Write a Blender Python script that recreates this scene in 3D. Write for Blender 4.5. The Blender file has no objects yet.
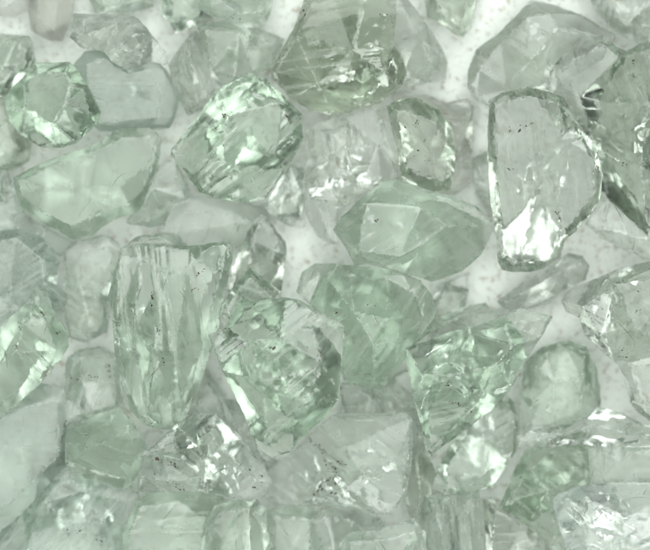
import bpy, bmesh, math, random
import numpy as np
from mathutils import Vector, noise
from mathutils.geometry import delaunay_2d_cdt

# ------------------------------------------------------------------ units
U = 0.0002            # metres per photograph pixel on the table (frame is 13 cm wide)
D = 3000.0            # camera height in the same pixels (0.6 m)
CX, CY = 325.0, 275.0

sc = bpy.context.scene
# ------------------------------------------------------------------ camera
cam_d = bpy.data.cameras.new('camera')
cam = bpy.data.objects.new('camera', cam_d)
sc.collection.objects.link(cam)
cam.location = (0, 0, D * U)
cam.rotation_euler = (0, 0, 0)
cam_d.sensor_width = 36.0
cam_d.lens = 36.0 * D / 650.0
cam_d.clip_start = 0.01
cam_d.clip_end = 20.0
cam_d.dof.use_dof = True
cam_d.dof.focus_distance = (D - 82.0) * U
cam_d.dof.aperture_fstop = 6.5
sc.camera = cam

# ------------------------------------------------------------------ world and lamps (an indoor table top)
w = bpy.data.worlds.new('World'); sc.world = w; w.use_nodes = True
bg = w.node_tree.nodes['Background']
bg.inputs[0].default_value = (0.91, 0.98, 0.92, 1); bg.inputs[1].default_value = 0.03

def area(name, loc, size, power, color, size_y=None):
    d = bpy.data.lights.new(name, 'AREA'); d.energy = power; d.color = color
    d.shape = 'RECTANGLE'; d.size = size; d.size_y = size_y or size
    o = bpy.data.objects.new(name, d); sc.collection.objects.link(o)
    o.location = loc
    o.rotation_euler = (Vector((0, 0, 0.01)) - Vector(loc)).to_track_quat('-Z', 'Y').to_euler()
    return o
# a wide diffuser over the table, a smaller one behind, one in front and a narrow window to the right
area('overhead_diffuser_lamp', (0.0, 0.02, 0.90), 1.25, 11.5, (0.95, 1.0, 0.95), 1.15)
area('diffuser_lamp', (0.05, 0.50, 0.55), 0.46, 2.2, (0.95, 1.0, 0.96), 0.30)
area('softbox_lamp', (-0.24, -0.46, 0.50), 0.34, 1.5, (0.95, 1.0, 0.96), 0.24)
area('window_lamp', (0.62, -0.10, 0.48), 0.14, 0.9, (0.97, 1.0, 0.97), 0.30)

vs = sc.view_settings
vs.view_transform = 'Standard'; vs.look = 'None'; vs.gamma = 1.0; vs.use_curve_mapping = False
vs.exposure = 0.20
cy = sc.cycles
cy.use_denoising = True
cy.use_adaptive_sampling = True; cy.adaptive_threshold = 0.06; cy.adaptive_min_samples = 12
cy.time_limit = 650
cy.max_bounces = 16; cy.transmission_bounces = 16; cy.glossy_bounces = 8
cy.diffuse_bounces = 4; cy.transparent_max_bounces = 16; cy.volume_bounces = 0
cy.caustics_reflective = True; cy.caustics_refractive = True
cy.blur_glossy = 0.6; cy.sample_clamp_indirect = 4.0; cy.sample_clamp_direct = 0.0

# ------------------------------------------------------------------ material helpers
class NT:
    def __init__(s, name):
        s.m = bpy.data.materials.new(name); s.m.use_nodes = True
        s.t = s.m.node_tree; s.t.nodes.clear()
        s.out = s.t.nodes.new('ShaderNodeOutputMaterial')
    def n(s, typ, **kw):
        nd = s.t.nodes.new('ShaderNode' + typ)
        for k, v in kw.items(): setattr(nd, k, v)
        return nd
    def l(s, a, b): s.t.links.new(a, b)
    def math(s, op, a, b=None, c=None, clamp=False):
        nd = s.n('Math', operation=op, use_clamp=clamp)
        for i, v in enumerate((a, b, c)):
            if v is None: continue
            if hasattr(v, 'is_linked'): s.l(v, nd.inputs[i])
            else: nd.inputs[i].default_value = v
        return nd.outputs[0]
    def ramp(s, src, lo, hi, a=0.0, b=1.0):
        nd = s.n('MapRange', clamp=True)
        s.l(src, nd.inputs[0])
        for i, v in zip((1, 2, 3, 4), (lo, hi, a, b)): nd.inputs[i].default_value = v
        return nd.outputs[0]
    def coords(s, rot=(0, 0, 0), scale=(1, 1, 1), loc=(0, 0, 0)):
        if not hasattr(s, 'tc'): s.tc = s.n('TexCoord')
        a = s.n('Mapping'); k = 1.0 / (100 * U)            # texture unit = 100 photograph pixels
        a.vector_type = 'POINT'
        a.inputs['Scale'].default_value = (k, k, k)
        s.l(s.tc.outputs['Object'], a.inputs[0])
        r = s.n('Mapping'); r.inputs['Rotation'].default_value = rot; r.inputs['Location'].default_value = loc
        s.l(a.outputs[0], r.inputs[0])
        b = s.n('Mapping'); b.inputs['Scale'].default_value = scale
        s.l(r.outputs[0], b.inputs[0])
        return b.outputs[0]
    def noise(s, vec, scale, detail=3, rough=0.55, dist=0.0):
        nd = s.n('TexNoise'); s.l(vec, nd.inputs['Vector'])
        nd.inputs['Scale'].default_value = scale; nd.inputs['Detail'].default_value = detail
        nd.inputs['Roughness'].default_value = rough; nd.inputs['Distortion'].default_value = dist
        return nd.outputs['Fac']

def gem_material(tint, dens, milk):
    """clear to milky quartz: glass with absorption; veil, frost and grit are carried by the stone's surface"""
    T = NT('gem_quartz')
    def attr(nm): return T.n('Attribute', attribute_name=nm, attribute_type='GEOMETRY').outputs['Fac']
    frost, veil, grit, matt = attr('frost'), attr('veil'), attr('grit'), attr('matt')
    g = T.n('BsdfPrincipled')
    g.inputs['Base Color'].default_value = (0.985, 0.99, 0.985, 1)
    g.inputs['IOR'].default_value = 1.54
    g.inputs['Transmission Weight'].default_value = 1.0
    T.l(T.math('ADD', matt, T.math('MULTIPLY', grit, 0.14)), g.inputs['Roughness'])
    dcol = [0.26 + 0.60 * c for c in tint]
    df = T.n('BsdfDiffuse'); tr = T.n('BsdfTranslucent')
    for nd in (df, tr): nd.inputs['Color'].default_value = (*dcol, 1)
    mk = T.n('MixShader'); mk.inputs[0].default_value = 0.5
    T.l(df.outputs[0], mk.inputs[1]); T.l(tr.outputs[0], mk.inputs[2])
    fac = T.math('ADD', T.math('MULTIPLY', T.math('ADD', 0.45, frost), 0.5 * (milk + 0.012)), T.math('MULTIPLY', veil, 0.40), clamp=True)
    mx = T.n('MixShader'); T.l(fac, mx.inputs[0]); T.l(g.outputs[0], mx.inputs[1]); T.l(mk.outputs[0], mx.inputs[2])
    T.l(mx.outputs[0], T.out.inputs['Surface'])
    va = T.n('VolumeAbsorption'); va.inputs['Color'].default_value = (*tint, 1)
    va.inputs['Density'].default_value = 1.75 * dens / (100 * U)
    T.l(va.outputs[0], T.out.inputs['Volume'])
    return T.m

def speck_material():
    T = NT('iron_stain'); v = T.coords(); n = T.noise(v, 30, 2)
    c = T.n('ValToRGB'); T.l(n, c.inputs[0])
    c.color_ramp.elements[0].position = 0.35; c.color_ramp.elements[0].color = (0.012, 0.010, 0.007, 1)
    c.color_ramp.elements[1].position = 0.7; c.color_ramp.elements[1].color = (0.075, 0.045, 0.022, 1)
    p = T.n('BsdfPrincipled'); p.inputs['Roughness'].default_value = 0.6
    T.l(c.outputs[0], p.inputs['Base Color']); T.l(p.outputs[0], T.out.inputs['Surface'])
    return T.m
M_SPECK = speck_material()
def hair_material(col):
    T = NT('hairline_crack'); n = T.noise(T.coords(), 25, 2)
    p = T.n('BsdfPrincipled'); p.inputs['Roughness'].default_value = .35; p.inputs['Base Color'].default_value = (*col, 1)
    tp = T.n('BsdfTransparent'); mx = T.n('MixShader'); T.l(T.ramp(n, .35, .6, .25, .85), mx.inputs[0])
    T.l(tp.outputs[0], mx.inputs[1]); T.l(p.outputs[0], mx.inputs[2]); T.l(mx.outputs[0], T.out.inputs['Surface'])
    return T.m
M_HAIR = [hair_material((.16, .19, .15)), hair_material((.34, .40, .35))]

def fracture_material():
    """an internal crack: a thin air gap that flashes white where it catches the light"""
    T = NT('internal_fracture')
    f = T.n('Attribute', attribute_name='crack', attribute_type='GEOMETRY').outputs['Fac']
    gl = T.n('BsdfGlossy'); gl.inputs['Color'].default_value = (0.92, 0.96, 0.93, 1); gl.inputs['Roughness'].default_value = 0.10
    df = T.n('BsdfTranslucent'); df.inputs['Color'].default_value = (0.8, 0.84, 0.81, 1)
    mm = T.n('MixShader'); mm.inputs[0].default_value = 0.25
    T.l(gl.outputs[0], mm.inputs[1]); T.l(df.outputs[0], mm.inputs[2])
    tp = T.n('BsdfTransparent')
    mx = T.n('MixShader'); T.l(f, mx.inputs[0]); T.l(tp.outputs[0], mx.inputs[1]); T.l(mm.outputs[0], mx.inputs[2])
    T.l(mx.outputs[0], T.out.inputs['Surface'])
    return T.m
M_FRAC = fracture_material()

# ------------------------------------------------------------------ the white speckled table top
def table_material():
    T = NT('white_speckled_stone')
    v = T.coords()
    n1 = T.noise(v, 13, 5, 0.7); n2 = T.noise(v, 5, 3, 0.6); n3 = T.noise(v, 60, 3, 0.7); n4 = T.noise(v, 1.2, 2, 0.5)
    c1 = T.n('Mix', data_type='RGBA'); c1.inputs['A'].default_value = (0.72, 0.75, 0.72, 1); c1.inputs['B'].default_value = (0.36, 0.32, 0.26, 1)
    f1 = T.math('MULTIPLY', T.ramp(n1, 0.51, 0.64), T.ramp(n2, 0.36, 0.58, 0.2, 1.0))
    T.l(f1, c1.inputs['Factor'])
    c2 = T.n('Mix', data_type='RGBA'); c2.inputs['B'].default_value = (0.76, 0.77, 0.74, 1)
    T.l(T.ramp(n3, 0.55, 0.7), c2.inputs['Factor']); T.l(c1.outputs['Result'], c2.inputs['A'])
    p = T.n('BsdfPrincipled'); p.inputs['Roughness'].default_value = 0.55
    T.l(c2.outputs['Result'], p.inputs['Base Color'])
    bp = T.n('Bump'); bp.inputs['Strength'].default_value = 0.6; bp.inputs['Distance'].default_value = 2 * U
    T.l(T.math('ADD', n1, n3), bp.inputs['Height']); T.l(bp.outputs[0], p.inputs['Normal'])
    T.l(p.outputs[0], T.out.inputs['Surface'])
    return T.m
tm = bpy.data.meshes.new('table_top')
s_ = 0.5
tm.from_pydata([(-s_, -s_, 0), (s_, -s_, 0), (s_, s_, 0), (-s_, s_, 0), (-s_, -s_, -.02), (s_, -s_, -.02), (s_, s_, -.02), (-s_, s_, -.02)], [],
               [(0, 1, 2, 3), (7, 6, 5, 4), (0, 4, 5, 1), (1, 5, 6, 2), (2, 6, 7, 3), (3, 7, 4, 0)])
tm.materials.append(table_material())
table = bpy.data.objects.new('table_top', tm); sc.collection.objects.link(table)
table['kind'] = 'structure'; table['label'] = 'white speckled stone surface under the gemstones'

# ------------------------------------------------------------------ the stones: outlines and ridges in photograph pixels
# tints: absorption colours of the individual stones
GRN = (0.59, 0.71, 0.595); DGRN = (0.575, 0.715, 0.58); TEAL = (0.585, 0.71, 0.62); GREY = (0.60, 0.675, 0.59)
PALE = (0.63, 0.73, 0.635); WARM = (0.63, 0.70, 0.61); PINK = (0.65, 0.66, 0.60); OLIVE = (0.56, 0.67, 0.53)
# (label, outline, ridges [(x,y,h)...], options) listed from the lowest stone to the topmost
G = []
def gem(label, outline, ridges=None, **o): G.append((label, outline, ridges, o))

# ---- stones lying lowest
gem('blurred pale stone at the left edge under the long hexagonal crystal',
    [(-15,200),(6,168),(16,190),(25,215),(70,240),(60,255),(20,236),(-15,240)], tint=TEAL, milk=0.14, rough=.4, h=14)
gem('out of focus grey-green stone at left edge behind the hexagonal chunk',
    [(-15,80),(8,84),(14,105),(30,145),(28,160),(12,168),(-15,172)], tint=OLIVE, milk=0.17, rough=.4, h=14)
gem('tiny sliver of green stone on the left edge beside the long crystal',
    [(-12,168),(3,172),(5,188),(4,201),(-12,208)], tint=GRN, milk=.2, h=8)
gem('blurred green block at left edge above the hexagonal chunk',
    [(-15,32),(29,37),(34,62),(22,82),(5,96),(-15,96)], [[(-12,40),(22,45),(24,62),(8,84),(-12,88)]], tint=GRN, milk=0.17, rough=.35, h=16)
gem('blurred pale stone cut off by the top edge over the chipped stone',
    [(80,-12),(155,-12),(152,6),(122,15),(96,13)], tint=GRN, milk=0.17, rough=.4, h=12)
gem('pinkish beige blurred stone at the top left corner',
    [(28,-15),(29,10),(32,30),(52,41),(62,40),(71,21),(78,-15)], [[(40,-10),(40,20),(55,32),(66,-10)]], tint=PINK, milk=0.19, rough=.4, h=16)
gem('small brownish blurred stone in the extreme top left corner',
    [(-15,-15),(26,-15),(27,8),(14,16),(-15,14)], tint=PINK, milk=0.22, rough=.4, h=10)
gem('clear small stone tucked between the long crystal and the striped green stone',
    [(128,222),(148,185),(158,168),(175,160),(188,188),(186,208),(172,222),(150,226)], [[(150,188),(160,205),(150,222)],[(160,205),(184,200)]], tint=GRN, milk=.1, h=14)
gem('flat watery clear stone below the striped green stone',
    [(164,232),(176,206),(200,196),(246,203),(270,210),(263,232),(238,247),(184,246)], [[(185,212),(235,212),(250,222),(195,232),(185,212)]], tint=PALE, milk=.05, h=9)
gem('clear glassy splinter right of the striped green stone',
    [(264,208),(275,190),(290,165),(303,170),(306,195),(300,215),(292,226),(280,220)], [[(290,168),(284,195),(282,217)],[(284,195),(303,190)]], tint=PALE, milk=.02, h=13, stri=1.2)
gem('pinkish clear stone behind the dark-dotted stone right of centre top',
    [(392,95),(405,92),(430,97),(445,104),(466,100),(472,107),(471,150),(470,180),(456,192),(440,190),(425,150)], [[(400,97),(440,112),(455,128),(462,165),(456,186)],[(455,128),(470,108)]], tint=PINK, milk=.08, h=14)
gem('small plain green stone behind the left side of the tall dotted prism',
    [(472,160),(486,152),(498,160),(500,200),(488,212),(478,196)], tint=GRN, milk=0.14, rough=.3, h=10)
gem('small domed stone behind the top of the standing fluted prism',
    [(122,249),(138,237),(160,233),(178,236),(187,246),(180,258),(150,262)], tint=GRN, milk=.2, h=12)
gem('clear stone with fine stripes left of the standing fluted prism',
    [(65,252),(80,242),(107,237),(120,248),(118,270),(110,295),(107,330),(85,340),(70,335),(64,305),(66,270)], [[(78,250),(108,245),(112,262),(80,285),(78,250)],[(80,285),(92,330)]], tint=PALE, milk=.06, stri=1.3, ang=30, h=16)
gem('pale striped fan-shaped stone right of the prism foot',
    [(205,366),(222,392),(232,420),(228,428),(200,418),(183,420),(192,395)], tint=PALE, milk=.12, stri=1.5, ang=60, h=10)
gem('pale wedge under the pointed tip of the white-topped stone',
    [(222,398),(242,404),(260,445),(278,462),(268,476),(243,448),(228,426)], tint=PALE, milk=.2, h=9)
gem('pale square-ended stone below the mottled green stone',
    [(340,384),(358,382),(374,390),(384,410),(378,424),(345,426)], tint=PALE, milk=.18, rough=.25, h=10)
gem('plain green wedge left of the big triangular stone',
    [(376,392),(392,378),(410,370),(418,400),(427,440),(420,462),(405,468),(404,416),(392,412)], [[(388,384),(404,410),(416,455)]], tint=GRN, milk=.2, rough=.25, h=12)
gem('greyish column in the gap right of the rust-speckled stone',
    [(404,462),(420,452),(432,464),(436,478),(429,500),(426,525),(414,522),(403,498)], [[(416,458),(420,490),(418,518)]], tint=OLIVE, milk=.1, h=12)
gem('small clear stone under the right end of the central almond-shaped stone',
    [(428,304),(445,283),(466,274),(468,290),(463,312),(446,322),(434,332)], [[(448,284),(452,300),(438,326)]], tint=PALE, milk=.1, h=11)
gem('pale green stone behind the top edge of the big triangular stone',
    [(428,334),(440,318),(462,308),(485,303),(490,310),(512,308),(502,322),(470,334),(440,342)], [[(445,322),(470,313),(498,314)]], tint=GRN, milk=.12, h=12)
gem('blurred pale blue-green stone with a white tip at upper right',
    [(470,86),(471,69),(478,50),(499,35),(520,14),(530,3),(551,7),(578,17),(612,36),(602,62),(562,82),(540,98),(489,103),(478,97)],
    [[(478,72),(500,45),(525,20),(548,16),(555,30),(530,62),(505,90)],[(555,30),(585,34)],[(530,62),(545,88)]], tint=GREY, milk=0.17, rough=.35, h=22, dens=.55)
gem('grey stone cut off by the top right corner',
    [(576,-14),(598,12),(618,33),(637,42),(668,44),(668,-14)], [[(590,-8),(625,26),(662,30)]], tint=GREY, milk=.2, rough=.3, h=18)
gem('flat teal-banded plate at left edge below the dark-veined stone',
    [(-15,415),(10,400),(40,386),(66,390),(68,410),(67,463),(50,482),(25,507),(0,540),(-15,545)], [[(-10,425),(20,408),(58,400),(60,455),(20,495),(-10,525)]], tint=TEAL, milk=0.15, rough=.3, stri=1.3, ang=3, h=16)
gem('flat green stone at bottom edge below the rust-speckled stone',
    [(266,512),(285,506),(304,506),(318,512),(318,540),(316,568),(266,568)], [[(272,516),(312,516),(310,560),(272,560),(272,516)]], tint=GRN, milk=0.15, rough=.3, h=14)
gem('bright glassy chip at the bottom edge below the rust-speckled stone',
    [(312,520),(330,506),(350,507),(378,518),(390,532),(375,568),(314,568)], [[(325,515),(352,520),(370,535)],[(352,520),(340,560)]], tint=PALE, milk=.02, h=14, stri=1.5, frac=1)
gem('bright crackled column at the bottom edge right of centre',
    [(424,496),(450,496),(458,520),(463,568),(412,568),(419,522)], [[(432,502),(440,530),(436,562)],[(446,500),(452,560)]], tint=PALE, milk=.02, h=14, stri=1.5, ang=80, frac=1)
gem('narrow green upright stone at the bottom edge beside the crackled column',
    [(457,498),(478,490),(484,520),(487,568),(464,568)], [[(466,500),(473,562)],[(477,496),(481,562)]], tint=GRN, milk=.18, rough=.25, stri=1.2, ang=85, h=13)
gem('pale pinkish-grey stone at the bottom edge under the olive stone',
    [(484,500),(495,498),(515,508),(542,528),(562,568),(488,568)], [[(494,508),(520,522),(545,560)]], tint=WARM, milk=.15, rough=.2, h=15)
# ---- middle stones
gem('flat square-shouldered stone behind the hexagonal chunk, softly banded',
    [(74,66),(86,52),(104,50),(117,58),(131,66),(152,59),(166,69),(180,97),(175,117),(169,128),(138,132),(100,131),(80,112)],
    [[(84,64),(104,58),(128,74),(152,68),(168,96),(162,122),(100,124),(90,108),(84,64)]], tint=TEAL, milk=0.17, rough=.3, stri=.9, ang=0, h=24)
gem('stone with sparkling chipped white edge at upper left',
    [(71,24),(74,14),(100,15),(117,10),(138,19),(152,35),(166,52),(168,66),(152,62),(128,70),(112,62),(104,52),(81,48),(71,38)],
    [[(72,30),(90,36),(110,46),(124,52),(130,66)],[(110,46),(118,26),(135,28)],[(118,26),(80,20)]], tint=GREY, milk=.12, stri=1.0, chip=2.2, h=18, frac=1)
gem('narrow clear blade standing left of the upper striped stone',
    [(169,64),(182,46),(195,29),(204,42),(214,66),(224,84),(206,108),(188,116),(176,92)], [[(195,31),(190,60),(198,104)],[(190,60),(176,72)]], tint=GREY, milk=.08, ang=70, stri=1.2, h=18)
gem('smooth bright-topped stone behind the upper left of the striped green stone',
    [(198,28),(212,22),(233,21),(264,30),(284,38),(273,66),(252,76),(228,90),(212,70)], [[(205,32),(240,34),(272,46)],[(240,34),(236,78)]], tint=GRN, milk=.15, rough=.2, stri=1.2, ang=-40, h=18)
gem('blurred stone with bright edge hanging at the top left of centre',
    [(158,-10),(163,15),(176,33),(200,24),(218,14),(208,-10)], [[(168,-6),(174,18),(195,14)],[(174,18),(177,30)]], tint=GRN, milk=.1, h=16)
gem('dark-rimmed chip at the top edge, left of the big grey crystal',
    [(194,-12),(199,10),(225,22),(241,28),(262,27),(271,12),(274,-12)], [[(204,-4),(214,10),(240,17),(258,14),(266,-6)]], tint=GRN, milk=.06, stri=.9, chip=1.6, h=18, specks=[(262,17,5,5,0),(228,18,8,4,20)])
gem('thin clear stone leaning on the right flank of the big grey crystal',
    [(388,-12),(409,1),(423,19),(442,48),(447,62),(445,81),(428,82),(409,87),(400,76),(390,45)], [[(402,8),(420,40),(428,62),(424,80)],[(420,40),(440,52)]], tint=GREY, milk=.08, chip=1.5, h=16)
gem('small pointed dark-edged stone hanging from the top edge, right of centre',
    [(421,-12),(427,18),(438,21),(452,33),(463,37),(470,29),(483,-12)], [[(432,-6),(438,14),(460,30)],[(470,-8),(462,28)]], tint=OLIVE, milk=.06, h=16)
gem('teal stone with stripes at the left edge above the dark-veined stone',
    [(-15,238),(20,229),(45,239),(60,262),(57,285),(69,300),(60,309),(30,318),(10,302),(-15,282)], [[(-10,246),(20,238),(48,262),(46,282),(20,300)],[(46,282),(66,300)]], tint=TEAL, milk=.15, rough=.2, stri=1.4, ang=-30, h=18)
gem('small blurred wedge at the left edge above the dark-veined stone',
    [(-15,282),(8,291),(24,310),(4,330),(-15,336)], tint=TEAL, milk=.15, stri=1.2, ang=-35, h=10)
gem('smooth stone with rust dots along its top, left of the prism foot',
    [(66,366),(68,357),(78,350),(98,347),(110,352),(118,365),(122,398),(124,412),(105,418),(85,420),(68,424),(66,396)],
    [[(70,372),(82,358),(104,355),(114,370),(116,402),(90,412),(71,416)],[(82,358),(84,378),(112,382)]], tint=PALE, milk=.22, rough=.25, h=16, specks=[(93,376,3,5,0),(109,368,3,6,60),(110,376,2,4,0),(72,376,2,4,80),(82,378,4,3,0)])
gem('milky arched block below right, leaning under the big veined stone',
    [(517,446),(520,394),(525,362),(541,347),(567,340),(585,346),(597,368),(600,402),(598,414),(586,426),(560,436)],
    [[(526,440,9),(531,400,15),(534,366,15),(545,352,10)],[(545,352),(566,346,11),(584,352,9)],[(545,352),(552,380,23),(550,430,17)],[(584,352),(580,380,22),(578,424,14)],[(552,380),(580,380)]], tint=GRN, milk=.22, rough=.3, under=2, stri=1.4, ang=88, h=20)
gem('clear elongated pebble below the tall dotted prism',
    [(497,301),(520,284),(554,266),(568,253),(582,256),(589,266),(585,280),(568,287),(547,304),(523,310),(504,308)],
    [[(504,302),(530,288),(562,270),(580,264)],[(530,288),(545,300)],[(562,270),(570,284)]], tint=GREY, milk=.06, h=17)
gem('faceted pointed stone standing right of the fluted prism',
    [(262,215),(269,220),(285,242),(286,256),(281,294),(265,302),(240,302),(228,290),(232,268),(240,250),(248,232),(256,220)],
    [[(262,216),(252,240),(249,266),(262,278),(281,292)],[(249,266),(234,292)]], tint=GREY, milk=.08, stri=1.2, ang=75, h=22)
gem('matte plain green slab behind the white-topped stone',
    [(250,268),(268,280),(280,293),(284,302),(262,308),(240,316),(226,330),(218,318),(222,304),(235,284)],
    [[(250,274),(274,297),(250,306),(227,318),(226,306),(250,274)]], tint=DGRN, grow=1.0, milk=0.17, rough=.35, h=14)
gem('olive green irregular stone at lower right under the flat shard',
    [(499,505),(510,480),(518,462),(527,450),(558,443),(592,448),(590,486),(562,492),(556,505),(564,525),(578,560),(551,545),(527,524)],
    [[(506,500),(530,468),(552,452),(584,456)],[(530,468),(545,488),(552,520)],[(545,488),(584,476)]], tint=(0.55,0.70,0.54), dens=.8, milk=.08, stri=1.2, ang=40, h=22, specks=[(515,478,6,4,0)])
gem('smooth green plate with dark vertical bands at the right edge, lower right',
    [(588,446),(620,444),(668,443),(668,485),(620,487),(590,486)], [[(592,450),(662,448),(662,481),(593,481),(592,450)]], tint=GRN, milk=0.15, rough=.35, stri=1.4, ang=90, h=14)
gem('bright crackled stone at the bottom right corner',
    [(553,500),(558,494),(578,486),(613,483),(668,483),(668,568),(577,568),(564,540),(556,520)],
    [[(562,502),(584,494),(615,492),(662,490)],[(584,494),(580,520),(590,560)],[(580,520),(620,512),(662,525)],[(615,492),(620,512),(612,560)]], tint=(0.74,0.84,0.78), dens=.35, milk=.03, stri=1.6, ang=-30, h=22, frac=2)
gem('clear banded stone at the bottom left edge with sweeping bright rim',
    [(68,466),(85,476),(120,486),(139,491),(138,510),(124,535),(119,568),(-15,568),(0,545),(25,510),(50,482)],
    [[(66,474),(46,500),(34,530),(28,562)],[(66,474),(84,490),(125,500)],[(84,490),(104,520),(110,562)],[(46,500),(70,520),(72,562)]], tint=TEAL, milk=.06, stri=1.3, ang=-50, h=24, frac=1, specks=[(71,531,3,6,80),(83,528,5,5,0),(102,540,6,8,60)])
gem('green stone with dark horizontal bands at the bottom edge',
    [(136,502),(150,492),(180,490),(220,492),(228,506),(218,520),(210,545),(208,568),(121,568),(125,530)],
    [[(140,506),(180,498),(216,500)],[(132,528),(205,520)],[(130,548),(202,545)]], tint=DGRN, milk=.08, stri=1.8, ang=2, rough=.2, h=18)
gem('smooth plain stone at bottom edge between the banded stone and the rust-speckled one',
    [(206,522),(215,506),(235,499),(256,499),(266,508),(270,540),(270,568),(204,568)],
    [[(212,524),(222,510),(250,507),(252,560)],[(212,524),(211,560)],[(250,507),(262,514)]], tint=GRN, milk=0.14, rough=.3, stri=.7, ang=88, h=20)
gem('small curved stone at bottom edge below the green gap, beside the bright chip',
    [(343,537),(352,531),(375,530),(398,524),(414,519),(426,534),(424,568),(341,568)], [[(350,540),(376,538),(415,530)],[(376,538),(380,562)]], tint=GRN, milk=.06, h=14)
gem('green flat stone with a slanting ridge at lower left, under the prism foot',
    [(68,426),(96,414),(120,407),(135,424),(148,446),(141,470),(139,491),(121,488),(85,478),(67,467),(66,440)],
    [[(67,443),(104,441),(134,428)],[(104,441),(136,454)],[(72,462),(132,480)]], tint=DGRN, milk=.2, rough=.25, stri=.8, ang=15, h=20)
gem('dark-veined angular stone at the left edge, peaked at its top',
    [(38,284),(45,290),(52,308),(67,332),(69,346),(60,360),(40,384),(0,420),(-15,425),(-15,338),(0,326),(20,310)],
    [[(38,287),(26,325),(20,350),(-8,385)],[(38,287),(48,322),(58,350)],[(20,350),(44,372)],[(26,325),(48,322)]], tint=DGRN, milk=.05, stri=1.1, ang=50, h=28, specks=[(23,325,3,10,75),(58,333,4,5,30),(20,345,3,6,60),(44,312,3,4,60)])
gem('small brown-speckled glassy stone left of the sparkling rippled stone',
    [(139,472),(146,449),(165,446),(185,456),(202,474),(208,492),(170,492),(139,491)],
    [[(146,456),(170,462),(192,478)],[(142,476),(170,480),(198,488)]], tint=PALE, milk=.04, stri=1.4, ang=15, h=17, frac=1, specks=[(158,458,3,8,20),(168,461,4,10,15),(176,465,3,8,20),(160,472,3,5,0),(180,487,5,8,10),(165,478,4,4,10)])
gem('sparkling rippled stone with a smooth striped right flank, below the fluted prism',
    [(140,456),(152,446),(178,422),(195,414),(216,414),(228,426),(243,443),(264,467),(272,483),(264,495),(250,502),(233,498),(205,492),(198,474),(182,458),(160,452)],
    [[(216,416),(212,436),(206,460),(205,486)],[(180,426),(200,444),(206,460)],[(212,436),(255,480)],[(160,450),(190,446),(200,444)]], tint=PALE, milk=.05, stri=1.7, ang=-35, h=24, frac=1, specks=[(252,470,5,3,30),(256,487,8,4,0),(262,478,4,3,40)])
# ---- upper stones
gem('rust-speckled clear stone with a striped glossy corner, bottom centre',
    [(262,497),(268,470),(290,455),(305,440),(325,420),(335,413),(375,413),(408,412),(412,420),(411,465),(405,495),(388,514),(370,512),(355,505),(330,506),(300,507),(275,507)],
    [[(333,417,10),(346,448,18),(364,474,18),(400,494,8)],[(346,420,10),(405,419,9),(404,464,10),(372,472,17),(346,448)],[(270,498,7),(330,498,11),(364,474)],[(312,442,9),(330,498)],[(364,474),(384,508,7)]], tint=PALE, dens=.5, milk=.05, stri=1.3, ang=38, h=26, frac=2,
    specks=[(318,447,5,8,50),(330,484,6,8,-30),(314,443,4,10,30),(322,450,4,10,50),(326,460,4,12,60),(333,468,3,8,70),(340,462,3,5,0),(325,482,4,10,-40),(318,490,4,10,-30),(337,490,5,8,-20),(330,476,3,5,0)])
gem('flat-faced grey-green stone with bright right rim, below the big triangular stone',
    [(431,489),(437,467),(451,443),(468,415),(485,400),(502,388),(513,401),(518,415),(516,450),(507,464),(492,487),(465,494),(444,495)],
    [[(446,466),(468,428),(486,404),(490,440),(486,472),(470,484),(446,488),(446,466)],[(486,404),(502,392)],[(486,472),(508,458)]], tint=GRN, milk=0.13, rough=.3, stri=.4, h=26)
gem('long flat glassy shard reaching in from the right edge, lower right',
    [(516,436),(530,430),(560,425),(585,417),(597,407),(620,412),(645,425),(668,432),(668,446),(610,447),(575,444),(545,448),(517,446)],
    [[(522,440),(560,434),(592,424),(604,414)],[(592,424),(630,434),(662,440)],[(604,414),(640,430)]], tint=PALE, milk=.08, stri=1.3, ang=-15, h=15, specks=[(594,444,3,6,0),(609,444,3,5,0),(603,443,3,3,0)])
gem('hexagonal chunk with a dark faceted rim at left, upper left',
    [(35,63),(71,63),(79,71),(90,88),(102,113),(98,126),(83,138),(77,143),(62,148),(40,147),(21,135),(8,121),(4,104),(9,90),(22,79)],
    [[(24,82),(38,70),(70,71),(74,84),(69,107),(52,126),(24,112),(24,82)],[(69,107),(94,118)],[(52,126),(60,144)],[(24,112),(10,108)],[(74,84),(86,92)]], tint=GRN, dens=1.0, milk=.07, stri=1.3, under=1.8, ang=-28, h=30, chip=1.5)
gem('long hexagonal pale green crystal lying flat at upper left',
    [(14,178),(45,161),(98,144),(115,131),(128,128),(150,128),(161,136),(160,155),(148,193),(138,212),(110,222),(92,236),(75,240),(40,222),(22,207),(16,190)],
    [[(20,182),(60,164),(106,148),(124,139),(150,137),(154,146),(144,190),(128,206),(100,214),(72,226),(42,212),(24,196),(20,182)]], tint=GRN, dens=.8, milk=.12, keep=1, lean=.12, lean_max=.08, rough=.2, stri=1.0, ang=-78, h=30, chip=1.8)
gem('large striped green stone with silvery rippled lower left facet, left of top centre',
    [(171,156),(172,149),(219,88),(232,83),(251,73),(266,79),(302,114),(303,140),(290,165),(265,200),(240,203),(200,193),(185,172)],
    [[(222,92,13),(228,118,30),(225,145,32),(240,172,21),(252,178,17)],[(174,154,6),(200,160,19),(225,163,26),(240,172)],[(228,118),(186,140,8)],[(222,92),(262,84,13),(282,104,20),(296,140,12),(276,158,17),(252,178)],[(282,104),(300,114,7)],[(276,158),(284,168,9)],[(252,178),(262,196,6)]], tint=GRN, dens=.7, milk=.08, stri=1.5, ang=-42, h=36, chip=1.8, specks=[(172,156,2,8,0),(288,121,3,5,60),(225,116,3,4,60)])
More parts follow.
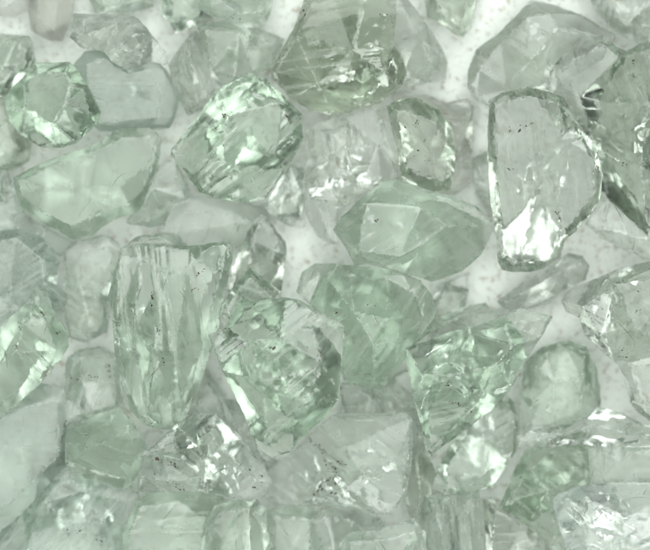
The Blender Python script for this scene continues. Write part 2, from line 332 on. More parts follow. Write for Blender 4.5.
gem('glassy stone with crinkled white left edge, under the big grey crystal',
    [(305,133),(318,124),(345,114),(372,103),(380,108),(391,150),(404,177),(400,186),(380,190),(358,194),(345,207),(336,222),(339,243),(330,245),(318,236),(306,216),(303,180),(308,160)],
    [[(308,136),(318,160),(316,200),(330,240)],[(318,160),(345,148),(378,146)],[(345,118),(345,148),(338,200)],[(378,110),(384,146),(396,178)]], tint=WARM, dens=.35, milk=.04, stri=1.3, ang=80, h=24, chip=2.4, frac=2)
gem('rounded stone with scattered black dots, right of the crinkled glassy stone',
    [(386,106),(397,100),(418,98),(440,110),(452,130),(456,155),(454,173),(450,190),(438,193),(425,189),(410,184),(401,176),(396,145)],
    [[(392,108),(405,112),(436,124),(448,158),(444,182),(422,180),(406,168),(400,140),(392,108)]], tint=OLIVE, dens=.7, milk=.14, rough=.15, stri=.8, ang=50, h=22, chip=1.6, specks=[(416,124,3,7,-60),(406,128,2,3,0),(424,141,2,4,-30),(417,151,1.5,3,0),(401,110,4,5,20),(430,160,5,2,0)])
gem('big grey-green crystal hanging from the top edge, smooth above and crackled below',
    [(316,-12),(293,30),(271,70),(271,78),(290,98),(310,110),(331,116),(345,112),(362,108),(380,103),(400,88),(407,75),(403,60),(394,45),(396,10),(397,-12)],
    [[(326,-10,26),(297,39,24),(352,54,38),(370,-10,42)],[(352,54),(350,80,30),(360,104,9)],[(297,39),(276,74,7)],[(297,39),(318,85,22),(331,112,7)],[(318,85),(350,80)],[(352,54),(380,44,26),(388,10,24),(386,-10,24)],[(380,44),(384,75,20),(396,86,8)]], tint=(0.61, 0.68, 0.57), dens=.85, milk=.08, rough=.15, stri=1.2, ang=-8, h=42, frac=2, specks=[(304,14,2,5,80),(288,33,3,4,60),(382,18,3,5,0),(399,82,3,6,40)])
gem('large clear stone with dotted veins filling the right edge, upper right',
    [(546,88),(549,73),(558,59),(582,40),(603,35),(614,47),(625,52),(640,44),(668,40),(668,264),(650,260),(623,249),(603,238),(585,224),(600,190),(598,160),(584,140),(575,125),(560,106)],
    [[(552,78),(572,62),(600,46),(616,60),(640,56),(662,56)],[(552,78),(578,98),(606,106),(640,109),(662,100)],[(616,60),(640,109)],[(578,98),(596,150),(608,200),(600,228)],[(640,109),(636,170),(648,240)],[(596,150),(636,170)]], tint=GREY, dens=.6, milk=.07, stri=1.1, ang=75, h=36, chip=1.8, frac=1, specks=[(630,65,2,8,80),(629,79,2,6,40),(607,158,2,5,70),(622,165,3,5,-40),(618,192,4,6,40),(626,196,3,4,0)])
gem('tall dotted prism with a fanned right face, right of centre',
    [(489,100),(500,94),(527,87),(548,93),(562,98),(575,120),(597,150),(602,175),(599,200),(590,215),(575,232),(565,240),(560,258),(545,268),(530,272),(513,272),(502,270),(498,262),(497,240),(490,200),(487,150)],
    [[(494,106),(528,97),(556,104),(559,140),(556,190),(560,236),(547,259),(514,263),(503,250),(496,180),(494,106)],[(556,104),(574,124),(592,160),(594,190),(560,236)]], tint=GREY, dens=.6, milk=.06, stri=1.2, ang=82, h=36, rough=.2, frac=1, chip=1.8, keep=1, lean=.05, lean_max=.06,
    specks=[(509,131,2,7,80),(518,132,2,5,-40),(523,127,2,5,0),(531,124,1.5,3,0),(510,169,2,4,0),(497,205,2,8,85),(499,222,2,6,85),(557,215,3,5,60),(596,170,2,6,80)])
gem('mottled bright green stone below the central almond-shaped stone',
    [(296,292),(302,272),(315,263),(340,264),(370,267),(400,271),(420,280),(432,295),(437,315),(430,332),(412,346),(398,370),(385,388),(365,389),(344,380),(330,342),(310,304)],
    [[(302,290),(322,272),(350,276),(388,280),(416,296),(422,318),(400,340)],[(350,276),(352,310),(372,342),(374,380)],[(352,310),(328,330)],[(388,280),(386,318),(372,342)],[(372,342),(400,340),(388,378)]], tint=DGRN, dens=.58, milk=.1, stri=1.4, ang=-55, h=34, chip=2.0, specks=[(338,311,2,3,0),(368,307,3,3,0),(410,290,4,4,0)])
gem('almond-shaped smooth pale stone at the centre of the pile',
    [(333,230),(338,221),(362,197),(382,182),(395,178),(420,189),(450,196),(477,206),(492,221),(494,229),(482,254),(463,271),(432,282),(404,273),(366,263),(354,266),(345,247)],
    [[(338,228),(366,204),(392,188),(420,208),(444,226),(490,226)],[(444,226),(422,244),(398,257),(366,260)],[(392,188),(448,204),(486,222)],[(338,228),(358,252),(366,260)]], tint=GRN, dens=.6, milk=.1, rough=.12, under=1.8, stri=.7, ang=-35, h=34, chip=1.4, specks=[(376,221,2,3,0)])
gem('big veined clear stone at the right edge below the upper right stone',
    [(561,301),(568,291),(596,278),(620,268),(650,261),(668,259),(668,432),(650,421),(638,413),(630,402),(627,380),(615,362),(600,350),(585,335),(579,318),(566,311)],
    [[(566,302),(580,306),(612,284),(662,272)],[(580,306),(600,338),(626,362),(640,400)],[(612,284),(630,330),(662,345)],[(626,362),(662,372)]], tint=GREY, dens=.45, milk=.06, stri=1.1, ang=30, h=36, frac=1, chip=1.6, specks=[(634,311,4,3,-30),(618,351,3,7,-50),(622,356,2,4,0),(598,335,5,5,45),(634,290,3,3,0)])
gem('big triangular green stone pointing down with a glassy crackled lower face',
    [(404,347),(420,343),(450,332),(480,325),(505,315),(520,308),(548,314),(552,317),(540,338),(525,360),(510,390),(490,410),(470,425),(450,440),(437,450),(431,458),(427,455),(422,430),(414,400),(408,370)],
    [[(408,350),(436,338),(470,333),(504,324),(546,317)],[(408,350),(420,372),(445,374),(494,364),(520,354)],[(504,324),(512,345),(508,385)],[(420,372),(428,410),(430,452)],[(494,364),(476,402),(436,444)]], tint=DGRN, dens=.6, milk=.08, stri=1.0, ang=-12, h=36, frac=2, chip=1.4, specks=[(456,402,3,7,40),(448,382,3,5,-30),(470,408,4,7,-30),(424,432,2,6,80),(429,450,2,4,80)])
gem('standing fluted prism with flat glassy top, left of centre',
    [(116,268),(122,249),(134,244),(165,243),(190,246),(215,243),(232,241),(233,258),(226,290),(218,330),(205,370),(195,400),(188,415),(175,430),(160,429),(145,425),(130,410),(120,380),(115,350),(112,310),(108,298)],
    [[(120,256,13),(142,258,15),(166,272,19),(188,268,18),(228,246,11)],[(142,258),(136,330),(146,415)],[(166,272),(160,350),(160,424)],[(188,268),(178,350),(170,424)],[(228,246),(205,340),(182,415)],[(120,256),(118,320),(130,395)]], tint=GRN, dens=.55, milk=.07, stri=1.8, ang=-98, h=40, frac=1, chip=1.4, rim=11, lean_max=.05,
    specks=[(117,322,3,9,50),(154,297,2,8,80),(153,305,2,5,80),(202,271,3,8,-40),(195,290,3,5,-60),(160,330,3,5,85),(166,360,2,5,85),(145,418,4,8,40),(160,421,4,8,-20),(190,340,2,3,-70)])
gem('large stone with shining white top facet, lower centre left',
    [(208,335),(226,328),(236,302),(243,296),(257,301),(285,297),(300,300),(344,325),(342,365),(338,400),(325,417),(305,435),(290,452),(272,458),(258,450),(250,430),(240,405),(222,370)],
    [[(212,334,12),(250,340,20),(280,337,20),(310,325,16),(314,312,13),(298,302,9)],[(250,340),(262,380),(268,430),(274,450)],[(310,325),(340,328)],[(310,325),(322,362),(300,405),(268,430)],[(322,362),(338,392)],[(240,304),(252,318),(250,340)],[(262,380),(322,362)]], tint=GRN, dens=.68, milk=.07, stri=1.6, ang=-40, h=40, frac=1, chip=1.8, rim=9, lean_max=0, specks=[(273,347,2.5,7,0),(256,345,2,3,0),(315,352,4,4,40)])

# ------------------------------------------------------------------ stone geometry
def arr(p): return np.array(p, float)

def push_out(p):
    """stones cut by the frame really go on outside it"""
    x, y = p
    if x < 0: x *= 2.6
    if x > 650: x = 650 + (x - 650) * 2.6
    if y < 0: y *= 2.6
    if y > 550: y = 550 + (y - 550) * 2.6
    return (x, y)

def in_poly(pts, poly):
    x, y = pts[:, 0], pts[:, 1]; n = len(poly); ins = np.zeros(len(pts), bool)
    P = np.asarray(poly)
    for (x0, y0), (x1, y1) in zip(P.tolist(), np.roll(P, -1, 0).tolist()):
        if y0 == y1: continue
        ins ^= ((y0 > y) != (y1 > y)) & (x < (x1 - x0) * (y - y0) / (y1 - y0) + x0)
    return ins

def seg_dist(pts, segs):
    d = np.full(len(pts), 1e9)
    for a, b in segs:
        ab = b - a; L = (ab * ab).sum() + 1e-9
        t = np.clip(((pts - a) @ ab) / L, 0, 1)
        d = np.minimum(d, np.hypot(*(pts - a - t[:, None] * ab).T))
    return d

def _hash(ix, iy, seed):
    h = (ix.astype(np.int64) * 374761393 + iy.astype(np.int64) * 668265263 + int(seed) * 1442695041) & 0xFFFFFFFF
    h = ((h ^ (h >> 13)) * 1274126177) & 0xFFFFFFFF
    return ((h ^ (h >> 16)) & 0xFFFFFF) / float(0x1000000)

def perlin(x, y, seed):
    ix, iy = np.floor(x), np.floor(y); fx, fy = x - ix, y - iy
    u, v = fx * fx * fx * (fx * (fx * 6 - 15) + 10), fy * fy * fy * (fy * (fy * 6 - 15) + 10)
    def g(dx, dy):
        a = _hash(ix + dx, iy + dy, seed) * 6.2832
        return np.cos(a) * (fx - dx) + np.sin(a) * (fy - dy)
    return ((g(0, 0) * (1 - u) + g(1, 0) * u) * (1 - v) + (g(0, 1) * (1 - u) + g(1, 1) * u) * v) * 1.5

def fbm(pts, s, seed, octv=3):
    x, y = pts[:, 0] / s + seed * .37, pts[:, 1] / s - seed * .19
    r = 0; a = 1.0
    for k in range(octv):
        r = r + a * perlin(x, y, seed * 13 + k); x = x * 2.03; y = y * 2.03; a *= .55
    return r

def cell(pts, s, seed):
    """distance to the nearest and the second nearest cell point"""
    x, y = pts[:, 0] / s, pts[:, 1] / s; ix, iy = np.floor(x), np.floor(y)
    d1 = np.full(len(x), 9.); d2 = d1.copy(); idv = np.zeros(len(x))
    for dx in (-1, 0, 1):
        for dy in (-1, 0, 1):
            cx, cy_ = ix + dx, iy + dy
            px, py = cx + _hash(cx, cy_, seed), cy_ + _hash(cx, cy_, seed + 77)
            d = np.hypot(px - x, py - y); rv = _hash(cx, cy_, seed + 31)
            idv = np.where(d < d1, rv, idv); d2 = np.where(d < d1, d1, np.minimum(d2, d)); d1 = np.minimum(d1, d)
    return d1, d2, idv

class Coarse:
    """piecewise flat relief over the outline: facets meet along the ridges"""
    def __init__(s, out, zout, ridges, seed):
        V = [tuple(p) for p in out]; Z = list(zout); E = [(i, (i + 1) % len(out)) for i in range(len(out))]
        s.segs = []
        for r in ridges:
            ids = []
            for x, y, h in r:
                best = None
                for i, v in enumerate(V):
                    if abs(v[0] - x) + abs(v[1] - y) < 2.5: best = i; break
                if best is None:
                    V.append((x, y)); Z.append(h); best = len(V) - 1
                ids.append(best)
            for a, b in zip(ids, ids[1:]):
                if a != b:
                    E.append((a, b)); s.segs.append((arr(V[a]), arr(V[b])))
        res = delaunay_2d_cdt([Vector(v) for v in V], E, [], 0, 1e-4)
        P = arr([tuple(v) for v in res[0]]); zz = np.zeros(len(P))
        for k, src in enumerate(res[3]):
            if src: zz[k] = Z[src[0]]
            else:
                d = np.hypot(*(arr(V) - P[k]).T); wgt = 1 / (d + .1) ** 2; zz[k] = (wgt * arr(Z)).sum() / wgt.sum()
        tris = [f for f in res[2] if len(f) == 3]
        cen = arr([P[list(f)].mean(0) for f in tris])
        keep = in_poly(cen, out)
        s.P, s.Z = P, zz; s.tris = [f for f, k in zip(tris, keep) if k]
        con = set(frozenset(e) for e, o in zip(res[1], res[4]) if o)
        par = list(range(len(s.tris)))
        def find(a):
            while par[a] != a: a = par[a]
            return a
        own = {}
        for ti, f in enumerate(s.tris):
            for k in range(3):
                e = frozenset((f[k], f[(k + 1) % 3]))
                if e in con: continue
                if e in own: par[find(ti)] = find(own[e])
                else: own[e] = ti
        s.grp = [find(i) for i in range(len(s.tris))]
    def sample(s, pts):
        best = np.full(len(pts), -1e9); z = np.zeros(len(pts)); g = np.zeros(len(pts), int)
        for ti, f in enumerate(s.tris):
            a, b, c = s.P[list(f)]
            den = (b[1] - c[1]) * (a[0] - c[0]) + (c[0] - b[0]) * (a[1] - c[1])
            if abs(den) < 1e-6: continue
            l1 = ((b[1] - c[1]) * (pts[:, 0] - c[0]) + (c[0] - b[0]) * (pts[:, 1] - c[1])) / den
            l2 = ((c[1] - a[1]) * (pts[:, 0] - c[0]) + (a[0] - c[0]) * (pts[:, 1] - c[1])) / den
            l3 = 1 - l1 - l2
            m = np.minimum(np.minimum(l1, l2), l3)
            u = m > best
            q = np.clip(np.stack([l1, l2, l3]), 0, 1); q /= q.sum(0)
            zz = q[0] * s.Z[f[0]] + q[1] * s.Z[f[1]] + q[2] * s.Z[f[2]]
            z[u] = zz[u]; g[u] = s.grp[ti]; best[u] = m[u]
        return z, g

def densify(poly, step, closed=True):
    o = []
    n = len(poly)
    for i in range(n if closed else n - 1):
        a, b = poly[i], poly[(i + 1) % n]
        k = max(1, int(round(math.hypot(b[0] - a[0], b[1] - a[1]) / step)))
        for j in range(k): o.append(a + (b - a) * j / k)
    if not closed: o.append(poly[-1])
    return arr(o)

# ---- pile them up: each stone settles on the ones already lying there
STEP = 3.0
gx0, gy0, gx1, gy1 = -90, -90, 740, 640
gxs = np.arange(gx0, gx1, STEP); gys = np.arange(gy0, gy1, STEP)
GXX, GYY = np.meshgrid(gxs, gys)
TOP = np.zeros(GXX.shape)

def make_relief(outline, ridges, o, seed):
    rnd = random.Random(seed)
    out = arr([push_out(p) for p in outline])
    if o.get('grow'): out = out.mean(0) + (out - out.mean(0)) * o['grow']   # lower stones reach on under their neighbours
    area2 = 0.5 * sum(out[i][0] * out[(i + 1) % len(out)][1] - out[(i + 1) % len(out)][0] * out[i][1] for i in range(len(out)))
    if area2 < 0: out = out[::-1]
    H = o.get('h', 20) * 1.3
    if arr(outline)[:, 1].mean() > 440 and H < 28: H *= 1.45
    cen = out.mean(0)
    if ridges is None:
        k = max(5, min(7, len(out) - 2)); idx = [int(i * len(out) / k) for i in range(k)]
        ring = [tuple(cen + (out[i] - cen) * rnd.uniform(.55, .75)) for i in idx]
        ridges = [ring + [ring[0]]]
    rim = o.get('rim', min(9, H * .24))
    # ridge heights: level tables stay flat, open ridges rise like roofs, a little uneven
    segs = [(out[i], out[(i + 1) % len(out)]) for i in range(len(out))]
    ta, tm_ = rnd.uniform(0, 6.28), o.get('lean', rnd.uniform(.16, .34))
    ax, ay = tm_ * math.cos(ta), tm_ * math.sin(ta)
    allp = arr([push_out(p[:2]) for r in ridges for p in r]); dall = seg_dist(allp, segs); dmax = max(dall.max(), 1)
    rr = []; known = {}
    shift = {}
    for r in ridges:                                     # worn table edges never run parallel to the outline
        if r[0][:2] == r[-1][:2]:
            for p in r: shift.setdefault(p[:2], 1.0 if o.get('keep') else rnd.uniform(.86, 1.0))
    def place(k):
        p = arr(push_out(k))
        return tuple(cen + (p - cen) * shift[k]) if k in shift else tuple(p)
    for r in ridges:
        q = []
        loop = r[0][:2] == r[-1][:2]
        dloop = float(np.median(seg_dist(arr([push_out(p[:2]) for p in r]), segs)))
        for p in r:
            if len(p) == 3: known[p[:2]] = p[2] * 1.15
            k = p[:2]; p = place(k); d = seg_dist(arr([p]), segs)[0]
            if k not in known:
                if loop: hh = min(.8 * H, 1.0 * dloop + 3)
                else: hh = min(H * (d / dmax) ** .85 * rnd.uniform(.75, 1.2), 1.5 * d + 2)
                hh += (ax * (p[0] - cen[0]) + ay * (p[1] - cen[1])) * min(1, d / 10)
                known[k] = max(hh, min(.1 * H, .6 * d)) + rim * .8
            q.append((p[0], p[1], known[k]))
        rr.append(q)
    zo = [rim * rnd.uniform(.6, 1.2) for _ in out]
    top = Coarse(out, zo, rr, seed)
    # underside: a blunt keel with a few large faces
    B = H * o.get('keel', 0.9)
    cv = np.cov((out - cen).T); ev, vec = np.linalg.eigh(cv); axis = vec[:, 1]
    a0 = math.atan2(axis[1], axis[0]) + rnd.gauss(0, .35)
    def reach(a):
        dr = arr((math.cos(a), math.sin(a)))
        walk = cen + dr * np.linspace(1, 190, 90)[:, None]     # walk out until the outline is reached
        inside = in_poly(walk, out)
        nin = 90 if inside.all() else max(1, int(np.argmin(inside)))
        return walk[nin - 1]
    e1, e2 = reach(a0), reach(a0 + math.pi + rnd.uniform(-.5, .5))
    k1 = cen + (e1 - cen) * rnd.uniform(.3, .8); k2 = cen + (e2 - cen) * rnd.uniform(.3, .8)
    side_ = cen + (reach(a0 + rnd.choice((-1, 1)) * rnd.uniform(1.2, 1.9)) - cen) * rnd.uniform(.35, .7)
    kr = [[(*k1, -B * rnd.uniform(.6, 1)), (*((k1 + k2) / 2), -B), (*k2, -B * rnd.uniform(.6, 1))],
          [(*((k1 + k2) / 2), -B), (*side_, -B * rnd.uniform(.45, .9))]]
    zb = [-.6 * rim * rnd.uniform(.5, 1.4) for _ in out]
    bot = Coarse(out, zb, kr, seed)
    return out, top, bot, H

def settle(out, top, bot, H, lim=.32):
    global TOP
    pts_mask = in_poly(np.stack([GXX.ravel(), GYY.ravel()], 1), out)
    pts = np.stack([GXX.ravel()[pts_mask], GYY.ravel()[pts_mask]], 1)
    zt, _ = top.sample(pts); zb, _ = bot.sample(pts)
    under = TOP.ravel()[pts_mask]
    c = out.mean(0); best = None
    rg = np.linspace(-lim, lim, 9) if lim else (0.,)
    for tx in rg:
        for ty in rg:
            tl = tx * (pts[:, 0] - c[0]) + ty * (pts[:, 1] - c[1])
            z = np.percentile(under - (zb + tl), 98.5) + .5
            z = max(z, (-(zb + tl)).max() + .3)
            cost = z + 22 * math.hypot(tx, ty)
            if best is None or cost < best[0]: best = (cost, z, tx, ty)
    _, z, tx, ty = best
    tl = tx * (pts[:, 0] - c[0]) + ty * (pts[:, 1] - c[1])
    flat = TOP.ravel().copy(); flat[pts_mask] = np.maximum(under, zt + tl + z)
    TOP = flat.reshape(TOP.shape)
    return z, tx, ty

def world(px, py, z, zref):
    """a point of a stone lying at height zref, as seen through the lens at pixel (px, py)"""
    k = (D - zref) / D
    return ((px - CX) * k * U, -(py - CY) * k * U, z * U)

def build_gem(idx, label, outline, ridges, o):
    seed = idx * 7 + 11; rnd = random.Random(seed)
    out, top, bot, H = make_relief(outline, ridges, o, seed)
    z0, tx, ty = settle(out, top, bot, H, o.get('lean_max', .26))
    c = out.mean(0)
    tilt = lambda P: tx * (P[:, 0] - c[0]) + ty * (P[:, 1] - c[1])
    # ---- rough outline
    dn = densify(out, 3.0)
    nn = len(dn); tang = np.roll(dn, -1, 0) - np.roll(dn, 1, 0)
    nrm = np.stack([tang[:, 1], -tang[:, 0]], 1) / (np.hypot(*tang.T)[:, None] + 1e-6)
    dn = dn + nrm * np.clip(fbm(dn, 16, seed, 2) * .6 + fbm(dn, 5, seed + 1, 1) * .35, -1, 1)[:, None]
    segs = [(dn[i], dn[(i + 1) % nn]) for i in range(nn)]
    verts = []; faces = []; frost = []; matt = []; veilv = []; gritv = []
    rough = o.get('rough', .12)
    loops = []
    chip = o.get('chip', 1.2); stri = o.get('stri', 1.0)
    ang = math.radians(o.get('ang', rnd.uniform(-80, 80))); ca_, sa_ = math.cos(ang), math.sin(ang)
    for side, co in ((1, top), (-1, bot)):
        sp = 3.3 if side > 0 else 6.5
        V = [tuple(p) for p in dn]; E = [(i, (i + 1) % nn) for i in range(nn)]
        for a, b in co.segs:
            L = densify([a, b], sp, closed=False)
            if len(L) > 2:
                t = b - a; nr = arr((t[1], -t[0])) / (np.hypot(*t) + 1e-6)
                L[1:-1] += nr * np.clip(fbm(L[1:-1], 12, seed + 2) * 1.1, -1.4, 1.4)[:, None]
            ok = in_poly(L, dn) & (seg_dist(L, segs) > 1.8)
            last = None
            for p, k in zip(L, ok):
                if not k: last = None; continue
                V.append(tuple(p))
                if last is not None: E.append((last, len(V) - 1))
                last = len(V) - 1
        lo, hi = out.min(0), out.max(0)
        gx, gy = np.meshgrid(np.arange(lo[0], hi[0], sp), np.arange(lo[1], hi[1], sp))
        gx[1::2] += sp / 2
        gp = np.stack([gx.ravel(), gy.ravel()], 1)
        gp += np.random.RandomState(seed).uniform(-.28, .28, gp.shape) * sp
        gp = gp[in_poly(gp, dn)]
        if len(gp): gp = gp[seg_dist(gp, segs) > sp * .45]
        if len(gp) and co.segs: gp = gp[seg_dist(gp, co.segs) > sp * .42]
        V += [tuple(p) for p in gp]
        res = delaunay_2d_cdt([Vector(v) for v in V], E, [], 0, 1e-5)
        P = arr([tuple(v) for v in res[0]])
        om = {}
        for k, src in enumerate(res[3]):
            for q in src: om[q] = k
        tris = np.array([f for f in res[2] if len(f) == 3])
        tris = tris[in_poly(P[tris].mean(1), dn)]
        # one level of midpoint subdivision
        ed = np.sort(np.concatenate([tris[:, [0, 1]], tris[:, [1, 2]], tris[:, [2, 0]]]), 1)
        ue, inv = np.unique(ed, axis=0, return_inverse=True); inv = inv.reshape(3, -1)
        n0 = len(P); mid = {(int(a), int(b)): n0 + k for k, (a, b) in enumerate(ue)}
        P = np.concatenate([P, P[ue].mean(1)])
        m01, m12, m20 = n0 + inv[0], n0 + inv[1], n0 + inv[2]
        tris = np.concatenate([np.stack([tris[:, 0], m01, m20], 1), np.stack([m01, tris[:, 1], m12], 1),
                               np.stack([m20, m12, tris[:, 2]], 1), np.stack([m01, m12, m20], 1)])
        loop = []
        for i in range(nn):
            a, b = om[i], om[(i + 1) % nn]
            loop.append(a); loop.append(mid[(min(a, b), max(a, b))])
        z, gv = co.sample(P)
        dr = seg_dist(P, co.segs) if co.segs else np.full(len(P), 99.)
        do = seg_dist(P, segs)
        n1 = fbm(P, 34, seed + side, 2); n2 = fbm(P, 9, seed + 5 + side, 3); n3 = fbm(P, 60, seed + 9 + side, 2)
        c1, c2, cid = cell(P, 6.5, seed + side)
        fade = np.clip(do / 6, 0, 1)
        # growth striations run along ang, in patches
        su = (P[:, 0] * ca_ + P[:, 1] * sa_) + 3 * n3; sv = (-P[:, 0] * sa_ + P[:, 1] * ca_) + 2 * n3
        st = perlin(su / 170 + seed, sv / 4.6, seed + 3) + .7 * perlin(su / 130, sv / 11 + seed, seed + 4)
        patch = np.clip(.5 + 1.6 * n3 + .3 * np.sin(gv * 2.4 + seed), 0, 1)
        # chipped edges, shell-like ripples, gentle unevenness
        dz = -chip * .8 * np.exp(-dr / 1.6) * np.clip(.35 + n2, 0, 2)
        dz += -min(2.6, .22 * o.get('rim', min(9, H * .24))) * np.clip(1 - do / np.clip(2.6 + 1.8 * n2, 1.2, 5), 0, 1)
        chipz = np.clip(1.8 * n1 - .05, 0, 1) * np.exp(-np.minimum(dr, do) / 3.5)
        dz += -chip * 1.1 * chipz * (cid - .3) * np.clip((c2 - c1) * 4, 0, 1)
        und = 1 if side > 0 else (.5 if stri > 1.15 else .3)
        imp = out[rnd.randrange(len(out))]
        rad = np.hypot(*(P - imp).T) + 6 * n1
        dz += .30 * und * np.sin(rad / rnd.uniform(1.7, 2.6)) * np.clip(n1 * 2 - .2, 0, 1) * fade
        dz += (.30 * n1 + .05 * n2) * fade + 0.46 * und * stri * st * patch * fade
        zz = z + side * dz
        base = len(verts); tl = tilt(P)
        for k in range(len(P)): verts.append(world(P[k][0], P[k][1], zz[k] + tl[k] + z0, z0))
        vs_ = np.clip((st - .26) * 5, 0, 1) * patch * stri * .75 + np.clip(fbm(P, 18, seed + 40 + side, 4) - .35, 0, .6) * .5
        edge = np.exp(-dr / .9) * np.clip(.35 + 1.3 * n2, 0, 1) + np.exp(-do / 1.3) * np.clip(.25 + 1.3 * n2, 0, 1)
        veilv += list(np.clip(vs_ + (1.9 * edge if side > 0 else 0), 0, 1.6))
        gritv += list(np.clip(np.exp(-np.minimum(dr, do) / 2.5) * .5 + n2 * .5, 0, 1))
        _, gr = co.sample(P[tris].mean(1))
        fr = {}; fm_ = {}
        tl_ = (tris if side > 0 else tris[:, ::-1]) + base
        for t, g_ in zip(tl_.tolist(), gr):
            if g_ not in fr: fr[g_] = rnd.choice((0.0, .1, .25, .5, 1.0))
            faces.append(t); frost.append(fr[g_])
            matt.append(.035 + fr[g_] * (rough + .02) if side > 0 else fm_.setdefault(g_, rnd.uniform(.06, .26) * o.get('under', 1.6)))
        loops.append([base + i for i in loop])
        if side > 0: topP, topZ = P, zz + tl + z0
    nl = len(loops[0])
    for i in range(nl):
        j = (i + 1) % nl
        faces.append((loops[0][i], loops[1][i], loops[1][j], loops[0][j])); frost.append(.1); matt.append(.05)
    me = bpy.data.meshes.new('rough_gemstone')
    # origin at the stone's base
    ox, oy, oz = world(c[0], c[1], 0, z0); oz = min(v[2] for v in verts)
    me.from_pydata([(v[0] - ox, v[1] - oy, v[2] - oz) for v in verts], [], faces)
    for nm, dat in (('frost', frost), ('matt', matt)):
        at = me.attributes.new(nm, 'FLOAT', 'FACE'); at.data.foreach_set('value', dat)
    for nm, dat in (('veil', veilv), ('grit', gritv)):
        at = me.attributes.new(nm, 'FLOAT', 'POINT'); at.data.foreach_set('value', dat)
    bm = bmesh.new(); bm.from_mesh(me)
    bmesh.ops.recalc_face_normals(bm, faces=bm.faces)
    bad = sum(1 for e in bm.edges if len(e.link_faces) != 2)
    if bad: print('open edges', label, bad)
    bm.to_mesh(me); bm.free()
    me.polygons.foreach_set('use_smooth', [True] * len(me.polygons))
    me.set_sharp_from_angle(angle=math.radians(24))
    me.materials.append(gem_material(o.get('tint', GRN), o.get('dens', .65 if c[1] < 430 else .55), o.get('milk', .08)))
    ob = bpy.data.objects.new('rough_gemstone', me); sc.collection.objects.link(ob)
    ob.location = (ox, oy, oz)
    ob['label'] = label; ob['category'] = 'gemstone'; ob['group'] = 'pale green rough gemstones in the pile'
    # ---- rust specks on the skin of the stone
    if o.get('specks'):
        bm = bmesh.new()
        for (sx, sy, spread, n, an) in o['specks']:
            a = math.radians(an)
            for _ in range(int(n * 1.6)):
                u = rnd.gauss(0, spread); v = rnd.gauss(0, spread * .35)
                p = arr((sx + u * math.cos(a) - v * math.sin(a), sy + u * math.sin(a) + v * math.cos(a)))
                if not in_poly(p[None], dn)[0]: continue
                d = np.hypot(*(topP - p).T); k = np.argsort(d)[:3]; wg = 1 / (d[k] + .05); z = (topZ[k] * wg).sum() / wg.sum()
                r = abs(rnd.gauss(0, .45)) + .28
                ca, sa = math.cos(a + rnd.gauss(0, .5)), math.sin(a + rnd.gauss(0, .5)); el = rnd.uniform(1, 1.6)
                ring = []
                for q in range(6):
                    th = q * math.pi / 3; rr = r * rnd.uniform(.6, 1.2)
                    x, y = rr * el * math.cos(th), rr * .7 * math.sin(th)
                    W = world(p[0] + x * ca - y * sa, p[1] + x * sa + y * ca, z - .25, z0)
                    ring.append(bm.verts.new((W[0] - ox, W[1] - oy, W[2] - oz)))
                for zz_ in (.28, -.8):
                    W = world(p[0], p[1], z + zz_, z0); ap = bm.verts.new((W[0] - ox, W[1] - oy, W[2] - oz))
                    for q in range(6): bm.faces.new((ring[q], ring[(q + 1) % 6], ap))
        bmesh.ops.recalc_face_normals(bm, faces=bm.faces)
        sm = bpy.data.meshes.new('rust_specks'); bm.to_mesh(sm); bm.free(); sm.materials.append(M_SPECK)
        so = bpy.data.objects.new('rust_specks', sm); sc.collection.objects.link(so); so.parent = ob; so['kind'] = 'stuff'
    # ---- hairline cracks and scratches on the skin of the stone
    ext2 = math.sqrt((out.max(0) - out.min(0)).prod())
    nh = o.get('hair', int(ext2 / 20) if ext2 > 55 and o.get('milk', .08) < .2 else 2)
    bm = bmesh.new()
    for hi_ in range(nh):
        t0 = topP[rnd.randrange(len(topP))]
        a = ang + rnd.choice((0, 0, 0, rnd.uniform(-1.2, 1.2))) + rnd.gauss(0, .1)
        L = rnd.uniform(.06, .3) * ext2; n = max(3, int(L / 2.2)); wdt = rnd.uniform(.22, .5); curv = rnd.gauss(0, .03)
        pts = []; p = t0.copy()
        for k in range(n):
            pts.append(p.copy()); p = p + 2.2 * arr((math.cos(a), math.sin(a))); a += curv + rnd.gauss(0, .10)
        pts = arr(pts); pts = pts[in_poly(pts, dn) & (seg_dist(pts, segs) > 2)]
        if len(pts) < 3 or np.hypot(*np.diff(pts, axis=0).T).max() > 3: continue
        zs = []
        for q in pts:
            d = np.hypot(*(topP - q).T); k = np.argsort(d)[:3]; wg = 1 / (d[k] + .05); zs.append((topZ[k] * wg).sum() / wg.sum())
        prev = None
        for k, (q, zq_) in enumerate(zip(pts, zs)):
            f = math.sin(math.pi * (k + .4) / (len(pts) - .2)) * wdt * rnd.uniform(.6, 1.3)
            cur = []
            for dx, dz_ in ((-f, -.05), (0, .28), (f, -.05), (0, -.5)):
                W = world(q[0] - math.sin(a) * dx, q[1] + math.cos(a) * dx, zq_ + dz_, z0)
                cur.append(bm.verts.new((W[0] - ox, W[1] - oy, W[2] - oz)))
            if prev:
                for e in range(4): bm.faces.new((prev[e], prev[(e + 1) % 4], cur[(e + 1) % 4], cur[e]))
            prev = cur
    if len(bm.faces):
        bmesh.ops.recalc_face_normals(bm, faces=bm.faces)
        hm = bpy.data.meshes.new('hairline_cracks'); bm.to_mesh(hm)
        hm.materials.append(M_HAIR[idx % 2])
        hob = bpy.data.objects.new('hairline_cracks', hm); sc.collection.objects.link(hob); hob.parent = ob; hob['kind'] = 'stuff'
    bm.free()
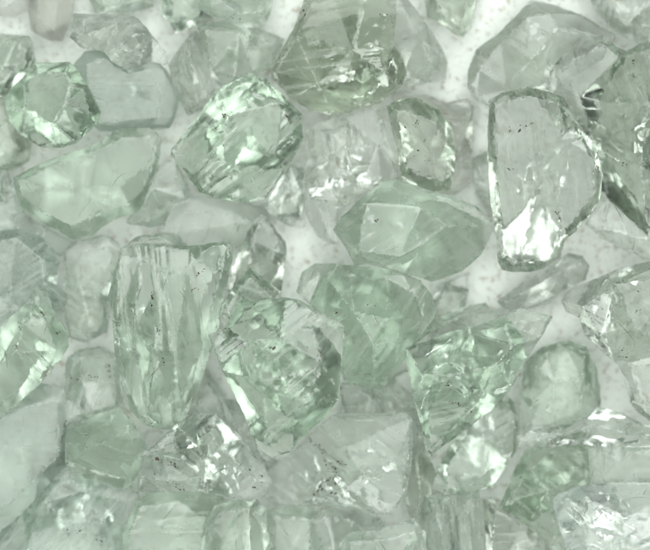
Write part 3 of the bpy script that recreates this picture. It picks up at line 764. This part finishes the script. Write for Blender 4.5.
    # ---- cracks inside the stone
    for fi in range(o.get('frac', 0)):
        nA, nB = 26, 16
        a = rnd.uniform(0, 6.28); ext = (out.max(0) - out.min(0)).min()
        p0 = c + arr((rnd.uniform(-.18, .18), rnd.uniform(-.18, .18))) * (out.max(0) - out.min(0))
        La, Lb = ext * .34, ext * .2; F = []; tiltf = rnd.uniform(-.5, .5)
        uu, vv = np.meshgrid(np.linspace(-1, 1, nA), np.linspace(-1, 1, nB), indexing='ij'); uu = uu.ravel(); vv = vv.ravel()
        sh = np.sqrt(1 - .5 * vv * vv) * (1 + .25 * np.sin(3 * vv + fi))
        x, y = uu * La * sh, vv * Lb * (1 - .35 * uu * uu)
        Q = p0 + np.stack([x * math.cos(a) - y * math.sin(a), x * math.sin(a) + y * math.cos(a)], 1)
        zt = top.sample(Q)[0]; zb = bot.sample(Q)[0]
        fq = np.clip(.5 + .22 * np.sin(1.7 * uu + tiltf * 4) + .14 * vv, .2, .8)
        uv = np.stack([uu, vv], 1)
        zq = zb + (zt - zb) * fq + tilt(Q) + z0 + 2.0 * fbm(uv, .35, seed, 2) + .5 * fbm(uv, .1, seed, 2)
        V = []
        for k in range(len(Q)):
            W = world(Q[k][0], Q[k][1], zq[k], z0); V.append((W[0] - ox, W[1] - oy, W[2] - oz))
        okq = in_poly(Q, dn) & (seg_dist(Q, segs) > 3)
        for i in range(nA - 1):
            for j in range(nB - 1):
                f4 = (i * nB + j, (i + 1) * nB + j, (i + 1) * nB + j + 1, i * nB + j + 1)
                if okq[list(f4)].all(): F.append(f4)
        fm = bpy.data.meshes.new('fracture'); fm.from_pydata(V, [], F); fm.polygons.foreach_set('use_smooth', [True] * len(F))
        fm.materials.append(M_FRAC)
        cr = np.clip((fbm(uv * 30, 14, seed + fi, 4) + .05) * 3, 0, 1) * np.clip((1 - (uv ** 2).max(1)) * 4, 0, 1) * .5
        at = fm.attributes.new('crack', 'FLOAT', 'POINT'); at.data.foreach_set('value', list(cr))
        fo = bpy.data.objects.new('fracture', fm); sc.collection.objects.link(fo); fo.parent = ob
    return z0, H

hs = []
for i, (label, outline, ridges, o) in enumerate(G):
    if i < 29: o.setdefault('grow', 1.05)
    elif i < 54: o.setdefault('grow', 1.01)
    hs.append((build_gem(i, label, outline, ridges, o), label[:40]))
print('GEMS', len(G), 'max top', TOP.max(), 'heights', [int(h[0][0]) for h in hs])
